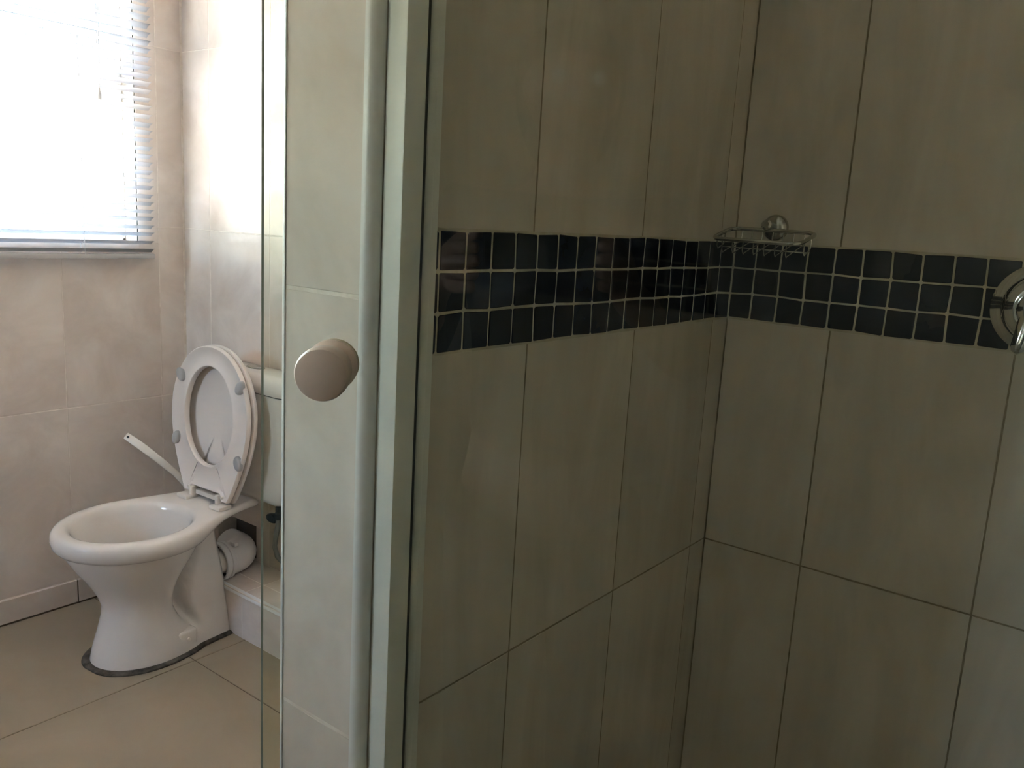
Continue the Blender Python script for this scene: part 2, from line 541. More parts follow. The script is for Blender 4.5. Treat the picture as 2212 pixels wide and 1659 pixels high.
# tiled step that boxes in the pipes behind the toilet
YSTEP, ZSTEP = 1.394, 0.143
st = structure('trim_step', [((XL, YSTEP + G, 0), (XP, YT, ZSTEP - G))], m_grout)
tiles(st, (0, YSTEP, 0), (1, 0, 0), (0, 0, 1), (0, -1, 0), [XL, -2.32, -2.015, -1.71, -1.405, -1.10, XP], [0.0, ZSTEP - .012], m_tile)
tiles(st, (0, 0, ZSTEP), (1, 0, 0), (0, 1, 0), (0, 0, 1), [XL, -2.32, -2.015, -1.71, -1.405, -1.10, XP], [YSTEP + .012, 1.472, YT], m_tile)
bm = bmesh.new()
prof = [(YSTEP + .012, ZSTEP + .001)] + [(YSTEP + .011 - .012 * math.sin(a), ZSTEP - .011 + .012 * math.cos(a)) for a in np.linspace(0, PI / 2, 7)] + [(YSTEP - .001, ZSTEP - .012), (YSTEP + .012, ZSTEP - .012)]
add_loft(bm, [[(x, y, z) for y, z in prof] for x in (XL, XP)])
bm_obj('step_nosing', bm, m_trim, st, smooth=True, angle=40)

# baseboard along the left wall, laid in tile offcuts
bb = structure('baseboard_left', [((XL, YF, 0), (XL + .006, YSTEP, 0.076))], m_floor_grout)
tiles(bb, (XL + .009, 0, 0), (0, 1, 0), (0, 0, 1), (1, 0, 0), [YF, -1.876, -1.265, -0.654, -0.043, 0.568, 1.179, YSTEP], [0.004, 0.080], m_tile, gap=0.004)

# white plastic edge trims on the partition's end
bm = bmesh.new()
ang = np.linspace(0, PI / 2, 8)
cx, cy, rr_ = XA - .011, YE + .011, .0125
pr = [(cx + rr_ * math.sin(a), cy - rr_ * math.cos(a)) for a in ang]
pr = [(XA - .014, YE - .0015)] + pr + [(XA + .0015, YE + .014), (XA - .004, YE + .014), (XA - .014, YE + .004)]
add_loft(bm, [[(x, y, z) for x, y in pr] for z in (0, ZC)])
bm_obj('trim_1', bm, m_trim, None, smooth=True, kind='structure', angle=40)
bm = bmesh.new()
cx, cy, rr_ = XP + .0085, YE + .0085, .0098
pr = [(XP + .009, YE - .0012)] + [(cx - rr_ * math.sin(a), cy - rr_ * math.cos(a)) for a in ang] + [(XP - .0012, YE + .012), (XP + .003, YE + .012), (XP + .009, YE + .004)]
add_loft(bm, [[(x, y, z) for x, y in pr] for z in (0, ZC)])
bm_obj('trim_2', bm, m_trim, None, smooth=True, kind='structure', angle=40)

# white aluminium door jamb on the shower side of the partition
jb = thing('door_jamb', 'white aluminium shower door jamb running up the shower side of the tiled wall end', 'door jamb', (XA, .66, 0))
box('channel', (XA + .0015, .655, 0), (-.6605, .686, ZC), m_jamb, jb, bevel=.0015)
box('flange', (XA + .0015, .686, 0), (-.6845, .738, ZC), m_jamb, jb, bevel=.001)
box('seal_strip', (-.6845, .690, 0), (-.6815, .7110, ZC), m_dark, jb)
bm = bmesh.new()
pr = [(-.6845, .7125)] + [(-.6845 + .0055 * math.sin(a), .719 - .0065 * math.cos(a)) for a in np.linspace(0, PI, 9)] + [(-.6845, .7255)]
add_loft(bm, [[(x, y, z) for x, y in pr] for z in (0, ZC)])
bm_obj('seal_bead', bm, m_jamb, jb, smooth=True, angle=40)
settle(jb)

# ------------------------------------------------------------------ window
wn = link('window_1', None, None, 'structure')
XG = -2.665
bm = bmesh.new()
fwid = .035
for lo, hi in (((XG - .02, WY0, WZ0), (XG + .02, WY0 + fwid, WZ1)), ((XG - .02, WY1 - .012, WZ0), (XG + .02, WY1, WZ1)),
               ((XG - .02, WY0, WZ0), (XG + .02, WY1, WZ0 + .012)), ((XG - .02, WY0, WZ1 - fwid), (XG + .02, WY1, WZ1))):
    add_box(bm, lo, hi, .003)
bm_obj('window_frame', bm, m_frame, wn)
box('transom', (XG - .03, WY0 + .03, 1.535), (XG + .03, WY1 - .012, 1.668), m_frame, wn, bevel=.006)
box('glazing_bar', (XG - .02, WY0 + .03, 1.277), (XG + .02, WY1 - .012, 1.309), m_frame, wn, bevel=.004)
for z0, z1 in ((WZ0 + .012, 1.277), (1.309, 1.535), (1.668, WZ1 - fwid)):
    box('pane', (XG - .003, WY0 + fwid, z0), (XG + .001, WY1 - .012, z1), m_pane, wn)
box('window_sill', (XG + .02, WY0, WZ0 - .02), (XL + .004, WY1, WZ0 + .001), m_tile, wn, bevel=.002)

wn2 = link('added_window', None, None, 'structure')
bm = bmesh.new()
for lo, hi in (((FX0, YF - .09, FZ0), (FX0 + .04, YF - .05, FZ1)), ((FX1 - .04, YF - .09, FZ0), (FX1, YF - .05, FZ1)),
               ((FX0, YF - .09, FZ0), (FX1, YF - .05, FZ0 + .04)), ((FX0, YF - .09, FZ1 - .04), (FX1, YF - .05, FZ1))):
    add_box(bm, lo, hi, .003)
bm_obj('window_frame', bm, m_frame, wn2)
box('pane', (FX0 + .04, YF - .072, FZ0 + .04), (FX1 - .04, YF - .068, FZ1 - .04), m_pane, wn2)

# venetian blind hung on the wall over the window
BY0, BY1, BX = -0.54, 1.441, XL + .032
bl = thing('venetian_blind', 'white slatted venetian blind hanging open over the window', 'blind', (BX, BY1, 2.22))
box('headrail', (BX - .022, BY0, 2.20), (BX + .022, BY1, 2.24), m_slat, bl, bevel=.002)
tilt = math.radians(27)
nz = 47
ztop, zbot = 2.185, 1.103
first = None
for k in range(nz):
    z = ztop - (ztop - zbot) * k / (nz - 1)
    if first is None:
        bm = bmesh.new()
        rng = []
        n = 6
        pts = []
        for i in range(n + 1):
            s = -0.0125 + .025 * i / n
            crown = .0022 * (1 - (s / .0125) ** 2)
            pts.append((s * math.cos(tilt) - crown * math.sin(tilt), s * math.sin(tilt) + crown * math.cos(tilt)))
        sec = [(x, z_ + .0004) for x, z_ in pts] + [(x, z_ - .0004) for x, z_ in reversed(pts)]
        add_loft(bm, [[(x, y, z_) for x, z_ in sec] for y in (BY0, BY1)])
        o = bm_obj('slat', bm, m_slat, bl, smooth=True, angle=40)
        first = o
    else:
        o = link('slat', first.data, bl)
    o.location = (BX, 0, z)
    o.rotation_euler = (random.uniform(-.0012, .0012), random.uniform(-.05, .05), 0)
box('bottom_rail', (BX - .012, BY0, 1.077), (BX + .012, BY1, 1.092), m_slat, bl, bevel=.003)
for y in (1.222, 0.45, -0.32):
    bm = bmesh.new()
    for dx in (-.0115, .0125):
        add_tube(bm, [(BX + dx, y, 2.2), (BX + dx, y, 1.09)], .0009, 5)
    for k in range(nz):
        z = ztop - (ztop - zbot) * k / (nz - 1)
        add_tube(bm, [(BX - .0115, y, z - .009), (BX + .0125, y, z + .003)], .0007, 4)
    bm_obj('ladder_cord', bm, m_cord, bl, smooth=True)
bm = bmesh.new()
for dy in (-.003, .003):
    add_tube(bm, [(BX + .026, 1.275 + dy, 2.2), (BX + .024, 1.273 + dy * .9, 1.56)], .0009, 6)
bm_obj('pull_cord', bm, m_cord, bl, smooth=True)
lathe('cord_tassel', [(.0, 0), (.006, .002), (.0065, .015), (.003, .034), (0, .036)], m_cord, bl, n=12, xf=Matrix.Translation((BX + .024, 1.273, 1.527)))
settle(bl)

# ------------------------------------------------------------------ toilet
TA = math.radians(5.7)
P0 = Vector((-2.158, 1.15, 0))
TU = Vector((math.cos(TA), math.sin(TA), 0)); TV = Vector((-math.sin(TA), math.cos(TA), 0))
def tl(u, v, z):
    return P0 + TU * u + TV * v + Vector((0, 0, z))
wc = thing('toilet', 'white close-coupled toilet with its seat and lid raised', 'toilet', tuple(P0))

MS = 44
def egg(vf, vc, b, vb, wb=0.001, kind='ellipse', pw=1.0):
    out = []
    for i in range(MS + 1):
        th = PI / 2 * i / MS
        out.append((vc - (vc - vf) * math.cos(th), b * math.sin(th)))
    for i in range(1, MS + 1):
        t_ = i / MS
        if kind == 'ellipse':
            out.append((vc + (vb - vc) * math.sin(t_ * PI / 2), wb + (b - wb) * math.cos(t_ * PI / 2)))
        else:
            out.append((vc + (vb - vc) * t_, wb + (b - wb) * (0.5 + 0.5 * math.cos(PI * t_ ** pw))))
    return out
def ring(outl, zf):
    f_ = zf if callable(zf) else (lambda v: zf)
    r_ = [tl(0, outl[0][0], f_(outl[0][0]))]
    for v, w_ in outl[1:]:
        r_.append(tl(w_, v, f_(v)))
    for v, w_ in reversed(outl[1:]):
        r_.append(tl(-w_, v, f_(v)))
    return r_
def sstep(a, b, x):
    t_ = min(1, max(0, (x - a) / (b - a)))
    return t_ * t_ * (3 - 2 * t_)
def lift(z0, z1):
    return lambda v: z0 + (z1 - z0) * sstep(.06, .20, v)

rings = []
for (z, vf, vc, b, vb) in ((.150, .03, .05, .03, .08), (.165, .0, .05, .052, .105), (.215, -.045, .035, .082, .125), (.275, -.098, .012, .112, .135),
                           (.335, -.142, .002, .135, .143), (.365, -.155, 0, .142, .147), (.380, -.161, 0, .147, .152), (.387, -.168, 0, .153, .158), (.390, -.177, 0, .160, .166)):
    rings.append(ring(egg(vf, vc, b, vb), z))
for (z0, z1, vf, b, vb, wb) in ((.390, .390, -.193, .178, .335, .098), (.3875, .388, -.202, .187, .340, .103), (.380, .383, -.2085, .1935, .343, .106),
                                (.366, .377, -.211, .196, .344, .107), (.350, .371, -.208, .193, .343, .106), (.338, .367, -.198, .183, .338, .102), (.333, .364, -.183, .175, .325, .090)):
    rings.append(ring(egg(vf, .01, b, vb, wb, 'shelf', .9), lift(z0, z1)))
def body(z):
    """half outline of the pedestal at height z: front lobe, notch, rear trap housing"""
    K = [  # z, vf, lobe centre, lobe rear, lobe half width, rear start, rear half width, vb, notch half width
        (.000, -.126, .03, .20, .124, .07, .108, .246, .108),
        (.030, -.121, .03, .20, .118, .07, .104, .246, .100),
        (.062, -.111, .02, .14, .108, .10, .098, .246, .060),
        (.090, -.101, .01, .104, .099, .115, .094, .244, .040),
        (.130, -.090, .00, .090, .090, .125, .088, .242, .022),
        (.170, -.089, .00, .090, .088, .132, .084, .240, .016),
        (.230, -.122, .00, .108, .114, .145, .076, .234, .014),
        (.280, -.158, .00, .130, .144, .160, .068, .228, .014),
        (.318, -.179, .00, .148, .165, .170, .064, .224, .014),
        (.336, -.186, .00, .155, .172, .170, .060, .224, .020)]
    zs = [k[0] for k in K]
    q = [np.interp(z, zs, [k[j] for k in K]) for j in range(9)]
    _, vf, vc, vl, b, vr, wr_, vb, wn_ = q
    out = []
    for i in range(2 * MS + 1):
        if i <= MS:
            v = vc - (vc - vf) * math.cos(PI / 2 * i / MS)
        else:
            v = vc + (vb - vc) * (i - MS) / MS
        if v <= vc:
            lobe = b * math.sqrt(max(0, 1 - ((vc - v) / (vc - vf)) ** 2))
        else:
            lobe = b * max(0, 1 - ((v - vc) / (vl - vc)) ** 2.5) ** .42 if v < vl else 0
        rear = wr_ * (sstep(vl + .004, vl + .030, v) * (.86 + .14 * sstep(vl, vb, v)) if z > .08 else sstep(vr - .02, vr + .06, v))
        no = wn_ if v > vc else 0
        a_, b_ = max(lobe, no), rear
        kk = .004
        h_ = max(kk - abs(a_ - b_), 0) / kk
        w_ = max(a_, b_) + h_ * h_ * kk * .25 if v > vc else lobe
        # round off the two rear corners a little
        w_ -= .012 * sstep(vb - .02, vb, v) ** 2
        out.append((v, w_))
    return out
def bz(z):
    up_ = max(0, (z - .30) / .036)
    return lambda v: z + up_ * .026 * sstep(.06, .20, v)
for z in (.336, .326, .312, .295, .275, .250, .220, .190, .160, .130, .105, .085, .068, .052, .036, .018, .004):
    rings.append(ring(body(z), bz(z)))
bm = bmesh.new()
add_loft(bm, rings)
pan = bm_obj('pan', bm, m_porcelain, wc, smooth=True, angle=75)
bm = bmesh.new()
add_loft(bm, [ring(egg(-.0775, .024, .0965, .1305), .245), ring(egg(-.074, .024, .093, .127), .2452)])
bm_obj('water', bm, m_water, wc)
bm = bmesh.new()
so = [(v, w_) for v, w_ in body(0)]
def grow(o_, d, k):
    vb_ = o_[-1][0]
    return [(v - d * max(0, (.08 - v) / .2), w_ + d * (1 if i else 0)) for i, (v, w_) in enumerate(o_)]
add_loft(bm, [ring(grow(so, .015, 1), .0005), ring(grow(so, .011, 1), .005), ring(so, .0065)])
bm_obj('base_sealant', bm, m_sealant, wc, smooth=True)
bm = bmesh.new()
q0 = [tl(.0, .09, .0)]
add_box(bm, (-.034, -.032, -.01), (.014, .030, .044), .007, 2, frame_matrix(tl(.098, .088, .018), TU, TV, (0, 0, 1)))
bm_obj('foot_boss', bm, m_porcelain, wc, smooth=True, angle=50)
lathe('floor_screw', [(0, -.002), (.0055, -.002), (.0055, .0015), (.003, .003), (0, .003)], m_hinge, wc, n=12, xf=frame_matrix(tl(.1145, .085, .038), -TV, Vector((0, 0, 1)), TU))

# raised seat ring with its four bumpers
SL = [(s_ * .98, w_ * .885) for s_, w_ in [(0, .112), (.02, .126), (.06, .147), (.12, .174), (.18, .193), (.235, .2005), (.29, .197), (.34, .180), (.38, .156), (.412, .125), (.435, .090), (.448, .055), (.4535, .025), (.455, 0)]]
def smooth_outline(P, n=56):
    """dense half outline through the points, arc-length spaced (Catmull-Rom)"""
    Q = [Vector(p).to_2d() for p in P]
    out = []
    for i in range(len(Q) - 1):
        p0, p1, p2, p3 = Q[max(i - 1, 0)], Q[i], Q[i + 1], Q[min(i + 2, len(Q) - 1)]
        if i + 2 >= len(Q):
            p3 = Vector((p1.x, -p1.y))
        for j in range(8):
            s = j / 8
            out.append(0.5 * ((2 * p1) + (p2 - p0) * s + (2 * p0 - 5 * p1 + 4 * p2 - p3) * s * s + (3 * p1 - p0 - 3 * p2 + p3) * s ** 3))
    out.append(Q[-1])
    L_ = [0]
    for a, b in zip(out, out[1:]):
        L_.append(L_[-1] + (b - a).length)
    xs = np.linspace(0, L_[-1], n)
    return [(float(np.interp(x, L_, [o_.x for o_ in out])), float(np.interp(x, L_, [o_.y for o_ in out]))) for x in xs]
HALF = smooth_outline(SL)
def full(half):
    """closed loop (x across, s along)"""
    lo_ = [(-.0991 + .0052 * k, 0.0) for k in range(1, 6)] + [(-.0715, .004), (-.0705, .012), (-.068, .019), (-.062, .0215)]
    lo_ = lo_ + [(-.062 + .0124 * k, .0215) for k in range(1, 10)] + [(-x, s) for x, s in reversed(lo_)]
    return [(w_, s) for s, w_ in half] + [(-w_, s) for s, w_ in reversed(half[:-1])] + lo_
OUT = full(HALF)
NO = len(OUT)
def inset(loop, d):
    n = len(loop); res = []
    for i in range(n):
        a, b = Vector(loop[i - 1]), Vector(loop[(i + 1) % n])
        t_ = (b - a).normalized()
        nrm = Vector((-t_.y, t_.x))
        res.append((loop[i][0] + nrm.x * d, loop[i][1] + nrm.y * d))
    return res
def seat_frame(y0, lean, a):
    """seat plane: x across the pan, s up along the raised seat, n towards the room"""
    ax = Vector((math.cos(a), math.sin(a), 0))
    bk = Vector((-math.sin(a), math.cos(a), 0))
    sv = (Vector((0, 0, math.cos(lean))) + bk * math.sin(lean)).normalized()
    nv = ax.cross(sv)
    return frame_matrix(Vector((-2.161, y0, .408)), ax, sv, nv)
SA = math.radians(3.0)
SM = seat_frame(1.374, math.radians(3.2), SA)
def hole_loop(a, b, cs, n):
    # matched to OUT's order: starts lower right, up, over, down the left
    res = []
    for x, s in OUT:
        th = math.atan2(s - cs, x)
        res.append((b * math.cos(th), cs + a * math.sin(th)))
    return res
CS = .240
bm = bmesh.new()
layers = []
def lay(loop, h):
    layers.append([SM @ Vector((x, s, h)) for x, s in loop])
HL = lambda d: hole_loop(.146 + d, .1095 + d, CS, NO)
lay(HL(.004), -.014)
lay(HL(0), -.011); lay(HL(0), .001); lay(HL(.003), .004); lay(HL(.007), .0035); lay(HL(.012), .0005)
lay(inset(OUT, .013), -.0015); lay(inset(OUT, .008), .003); lay(inset(OUT, .003), .0042); lay(OUT, .001); lay(OUT, -.009); lay(inset(OUT, .006), -.014)
rr = [[bm.verts.new(p) for p in l_] for l_ in layers]
for i in range(len(rr)):
    a, b = rr[i], rr[(i + 1) % len(rr)]
    for k in range(NO):
        bm.faces.new((a[k], a[(k + 1) % NO], b[(k + 1) % NO], b[k]))
seat = bm_obj('seat', bm, m_seat, wc, smooth=True, angle=50)
for (x, s, rot) in ((-.137, .345, .5), (.137, .345, -.5), (-.150, .150, -.35), (.143, .128, .35)):
    m_ = SM @ Matrix.Translation((x, s, .0)) @ Matrix.Rotation(rot, 4, 'Z')
    bm = bmesh.new()
    sh = []
    for h, k_ in ((-.002, 1.0), (.006, .98), (.0095, .86), (.011, .6)):
        sh.append([m_ @ Vector((.0145 * k_ * math.cos(q) , .022 * k_ * math.sin(q), h)) for q in np.linspace(0, 2 * PI, 20, endpoint=False)])
    add_loft(bm, sh)
    bm_obj('bumper', bm, m_bumper, seat, smooth=True, angle=50)
# lid behind the seat
LM = SM @ Matrix.Translation((0, .0, -.017))
bm = bmesh.new()
big = inset(OUT, -.003)
lays = []
for loop, h in ((inset(OUT, .030), -.0150), (inset(OUT, .022), -.0125), (inset(OUT, .016), -.006), (inset(OUT, .012), .0005), (inset(OUT, .004), .0015), (big, -.001), (big, -.010), (inset(OUT, .003), -.0165), (inset(OUT, .012), -.0200), (inset(OUT, .022), -.0215)):
    lays.append([LM @ Vector((x, s, h)) for x, s in loop])
rr = [[bm.verts.new(p) for p in l_] for l_ in lays]
for a, b in zip(rr, rr[1:]):
    for k in range(NO):
        bm.faces.new((a[k], a[(k + 1) % NO], b[(k + 1) % NO], b[k]))
for l_ in (rr[0], rr[-1]):
    c = bm.verts.new(sum((v.co for v in l_), Vector()) / NO)
    for k in range(NO):
        bm.faces.new((l_[k], l_[(k + 1) % NO], c))
bm_obj('seat_lid', bm, m_seat, wc, smooth=True, angle=60)
# hinges: bar, two feet on the shelf, two lugs
def sb(name, lo, hi, bev=.002, parent=wc, mat=m_hinge):
    bm = bmesh.new()
    add_box(bm, lo, hi, bev, 2, frame_matrix(Vector((-2.161, 1.374, .390)), Vector((math.cos(SA), math.sin(SA), 0)), Vector((-math.sin(SA), math.cos(SA), 0)), (0, 0, 1)))
    return bm_obj(name, bm, mat, parent, smooth=True, angle=45)
sb('hinge_bar', (-.060, .004, .012), (.060, .016, .026))
for sx in (-1, 1):
    hg = sb('hinge', (sx * .078 - .024, -.030, 0), (sx * .078 + .024, .014, .012), .003)
    sb('hinge_lug', (sx * .062 - .0075, -.012, .008), (sx * .062 + .0075, .016, .038), .004, hg)
    lathe('hinge_pin', [(0, 0), (.0045, 0), (.0045, .004), (0, .0055)], m_hinge, hg, n=12,
          xf=frame_matrix(SM @ Vector((sx * .078, .014, .003)), Vector((1, 0, 0)), Vector((0, 0, 1)), Vector((0, -1, 0))))

# cistern
def rrect(x0, x1, y0, y1, rc, z, n=7):
    pts = []
    for cx_, cy_, a0 in ((x1 - rc, y0 + rc, -PI / 2), (x1 - rc, y1 - rc, 0), (x0 + rc, y1 - rc, PI / 2), (x0 + rc, y0 + rc, PI)):
        for k in range(n):
            a = a0 + PI / 2 * k / (n - 1)
            pts.append((cx_ + rc * math.cos(a), cy_ + rc * math.sin(a), z))
    return pts
CX = -2.140
bm = bmesh.new()
add_loft(bm, [rrect(CX - .150, CX + .150, 1.497, 1.555, .025, .391), rrect(CX - .180, CX + .180, 1.486, 1.562, .033, .396), rrect(CX - .200, CX + .200, 1.480, 1.563, .038, .412),
              rrect(CX - .208, CX + .208, 1.476, 1.563, .04, .45), rrect(CX - .220, CX + .220, 1.468, 1.563, .042, .60), rrect(CX - .228, CX + .228, 1.464, 1.563, .042, .7255)])
bm_obj('cistern', bm, m_porcelain, wc, smooth=True, angle=60)
bm = bmesh.new()
add_loft(bm, [rrect(CX - .224, CX + .224, 1.467, 1.563, .04, .725), rrect(CX - .224, CX + .224, 1.467, 1.563, .04, .730)])
bm_obj('lid_joint_strip', bm, m_dark, wc)  # dark strip along the joint under the lid
bm = bmesh.new()
add_loft(bm, [rrect(CX - .232, CX + .232, 1.459, 1.566, .042, .730), rrect(CX - .235, CX + .235, 1.456, 1.566, .044, .738), rrect(CX - .235, CX + .235, 1.456, 1.566, .044, .755), rrect(CX - .230, CX + .230, 1.461, 1.566, .041, .770),
              rrect(CX - .214, CX + .214, 1.472, 1.562, .034, .780), rrect(CX - .190, CX + .190, 1.486, 1.553, .02, .7845)])
bm_obj('cistern_lid', bm, m_porcelain, wc, smooth=True, angle=60)
bm = bmesh.new()
add_loft(bm, [[(-2.126 + s_ * .034 * math.cos(a), 1.521 + s_ * .017 * math.sin(a), z) for a in np.linspace(0, 2 * PI, 24, endpoint=False)] for s_, z in ((1.15, .784), (1.15, .7865), (1, .787), (.95, .7895))])
bm_obj('flush_button', bm, m_satin, wc, smooth=True, angle=40)
settle(wc)

# waste pipe connector behind the pan
wpipe = thing('waste_pipe', 'white plastic waste pipe connector going from toilet outlet into wall hole', 'pipe', (-2.150, 1.43, .208))
XPI, ZPI = -2.158, .192
def along_y(y):
    return frame_matrix(Vector((XPI, y, ZPI)), Vector((1, 0, 0)), Vector((0, 0, -1)), Vector((0, 1, 0)))
lathe('gap_shade_ring', [(.0475, 0), (.0475, .004), (.040, .004), (.040, 0)], m_dark, wpipe, n=32, xf=along_y(1.424), closed=True)  # dark ring added so the gap inside the collar reads as shaded
sp = lathe('outlet_spigot', [(.0385, -.012), (.0385, .018), (.034, .018), (.034, -.012)], m_porcelain, wc, n=32, xf=along_y(1.402), closed=True)
sp.matrix_parent_inverse = Matrix.Translation(wc.location).inverted()
lathe('collar', [(.0515, 0), (.0565, 0), (.058, .002), (.058, .014), (.054, .0155), (.054, .0180), (.058, .0190), (.057, .030), (.053, .034), (.047, .034), (.0495, .006)], m_pvc, wpipe, n=40, xf=along_y(1.408), closed=True)
el = []
for k in range(12):
    a = PI / 2 * k / 11
    el.append((XPI - .062 * (1 - math.cos(a)), 1.455 + .062 * math.sin(a), ZPI))
bm = bmesh.new()
add_tube(bm, [(XPI, 1.430, ZPI)] + el + [(XPI - .10, 1.517, ZPI)], .0495, 32)
bm_obj('elbow', bm, m_pvc, wpipe, smooth=True, angle=50)
box('clip_tab', (XPI + .01, 1.447, ZPI + .046), (XPI + .032, 1.462, ZPI + .057), m_pvc, wpipe, bevel=.002)
settle(wpipe)

# stop valve and flexible hose
hv = thing('cistern_supply_hose', 'braided grey hose looping from stop valve up to cistern underside', 'hose', (-1.985, 1.50, .40))
tube('hose', [(-1.985, 1.50, .360), (-1.986, 1.50, .34), (-1.992, 1.497, .30), (-1.995, 1.495, .265), (-1.985, 1.497, .235), (-1.962, 1.50, .222), (-1.935, 1.51, .235), (-1.925, 1.525, .27), (-1.925, 1.54, .31)], .0075, m_hose, hv, n=12)
lathe('hose_nut', [(.0, 0), (.0125, 0), (.0125, .018), (.009, .022), (.009, .038), (0, .038)], m_dark, hv, n=6, xf=Matrix.Translation((-1.985, 1.50, .352)))
settle(hv)
vv = thing('stop_valve', 'dark angle valve with oval handle on wall under the cistern', 'valve', (-2.0, 1.55, .345))
lathe('valve_body', [(0, 0), (.012, 0), (.012, .045), (.017, .047), (.017, .052), (0, .052)], m_dark, vv, n=16, xf=frame_matrix(Vector((-1.992, 1.515, .349)), Vector((1, 0, 0)), Vector((0, 0, -1)), Vector((0, 1, 0))))
bm = bmesh.new()
add_loft(bm, [[(-2.018 + .026 * s_ * math.cos(a), y_, .345 + .014 * s_ * math.sin(a)) for a in np.linspace(0, 2 * PI, 20, endpoint=False)] for s_, y_ in ((.8, 1.496), (1, 1.500), (1, 1.510), (.8, 1.514))])
bm_obj('valve_handle', bm, m_dark, vv, smooth=True, angle=40)
settle(vv)

# toilet brush leaning behind the toilet
tb = thing('toilet_brush', 'cream plastic toilet brush, its flat handle leaning on wall left of toilet', 'toilet brush', (-2.41, 1.48, .15))
hp = [(-2.547, 1.340, .520), (-2.520, 1.352, .505), (-2.490, 1.366, .487), (-2.455, 1.395, .452), (-2.425, 1.435, .405), (-2.412, 1.462, .365), (-2.410, 1.476, .32), (-2.410, 1.480, .25)]
wd = [.0115, .0125, .0125, .011, .010, .0095, .008, .007]
bm = bmesh.new()
rgs = []
hpv = [Vector(p_) for p_ in hp]
for i, p_ in enumerate(hpv):
    t_ = (hpv[min(i + 1, len(hpv) - 1)] - hpv[max(i - 1, 0)]).normalized()
    side = t_.cross(Vector((.85, -.5, .25))).normalized()
    th_ = t_.cross(side).normalized()
    k_ = .0045 if i < 3 else .0055
    rg = []
    for a in np.linspace(0, 2 * PI, 12, endpoint=False):
        c_, s_ = math.cos(a), math.sin(a)
        rg.append(p_ + side * wd[i] * math.copysign(abs(c_) ** .6, c_) + th_ * k_ * math.copysign(abs(s_) ** .6, s_))
    rgs.append(rg)
add_loft(bm, rgs)
hd = bm_obj('handle', bm, m_brush, tb, smooth=True, angle=50)
t0 = (hpv[1] - hpv[0]).normalized()
s0 = t0.cross(Vector((.85, -.5, .25))).normalized(); n0 = t0.cross(s0).normalized()
if n0.y > 0: n0 = -n0
lathe('hanging_hole', [(0, 0), (.004, 0), (.004, .0008), (0, .0008)], m_dark, hd, n=14, xf=frame_matrix(hpv[0] + t0 * .010 + n0 * .0046, s0, t0, n0))
lathe('brush_head', [(0, .165), (.022, .17), (.032, .19), (.032, .235), (.02, .252), (.008, .256), (0, .256)], m_bristle, tb, n=20, xf=Matrix.Translation((-2.410, 1.480, 0)))
lathe('holder', [(0, ZSTEP), (.050, ZSTEP), (.050, ZSTEP + .006), (.040, ZSTEP + .012), (.046, .255), (.043, .255), (.037, ZSTEP + .016), (0, ZSTEP + .016)], m_brush, tb, n=28, xf=Matrix.Translation((-2.410, 1.480, 0)))
settle(tb)

# ------------------------------------------------------------------ shower door
DA = math.radians(39.3)
WD = 0.53
HX, HY = -0.036, 0.66
dn = Vector((math.sin(DA), -math.cos(DA), 0))     # towards the camera
dt_ = Vector((-math.cos(DA), -math.sin(DA), 0))   # from the hinge to the free edge
# put the free edge on the photograph's sight line
ex = np.array([(567.5 - 1106) / FPX, (450 - 829.5) / FPX, 1.0])
ray = ex[0] * r2 - ex[1] * u2 + ex[2] * fw
A_ = np.array([[ray[0], -dt_.x], [ray[1], -dt_.y]])
sol = np.linalg.solve(A_, np.array([HX, HY]))
WD = float(sol[1])
DM = frame_matrix(Vector((HX, HY, 0)), dt_, Vector((0, 0, 1)), dn)   # x along door, y up, z to camera
dr = thing('shower_door', 'frameless greenish glass shower door standing open, beige knob near its edge', 'shower door', (HX, HY, 0))
bm = bmesh.new()
add_box(bm, (-.095, .06, -.003), (WD, 2.05, .003), 0, 1, DM)
pane = bm_obj('glass_pane', bm, m_glass, dr)
pane.data.materials.append(m_glass_edge)
for p in pane.data.polygons:
    if p.area < 0.02:
        p.material_index = 1
for hz in (.30, 1.85):
    bm = bmesh.new()
    add_box(bm, (-.02, hz - .04, -.012), (.06, hz + .04, .012), .003, 2, DM)
    bm_obj('hinge', bm, m_chrome, dr, smooth=True, angle=40)
def on_door(px, py, off=0.0):
    e = np.array([(px - 1106) / FPX, (py - 829.5) / FPX, 1.0])
    d = Vector(e[0] * r2 - e[1] * u2 + e[2] * fw)
    o = Vector((0, 0, EYE)); q = Vector((HX, HY, 0)) + dn * off
    return o + d * ((q - o).dot(dn) / d.dot(dn))
kc = on_door(718, 788, .003)
KX = frame_matrix(kc, dt_, Vector((0, 0, 1)), dn)
lathe('knob', [(0, 0), (.0154, 0), (.0162, .0012), (.0162, .0035), (.0150, .0055), (.0132, .0068), (.0128, .0150), (.0112, .0156), (.0112, .0168), (.0138, .0175), (.0154, .0188), (.0163, .030), (.0162, .0345), (.0152, .0372), (.0130, .0382), (0, .0385)], m_knob, dr, n=56, xf=KX, angle=28)
KI = frame_matrix(kc - dn * .006, -dt_, Vector((0, 0, 1)), -dn)
lathe('knob_backplate', [(0, 0), (.0152, 0), (.0158, .0012), (.0150, .0035), (.006, .0045), (0, .0045)], m_knob, dr, n=40, xf=KI, angle=28)
settle(dr)

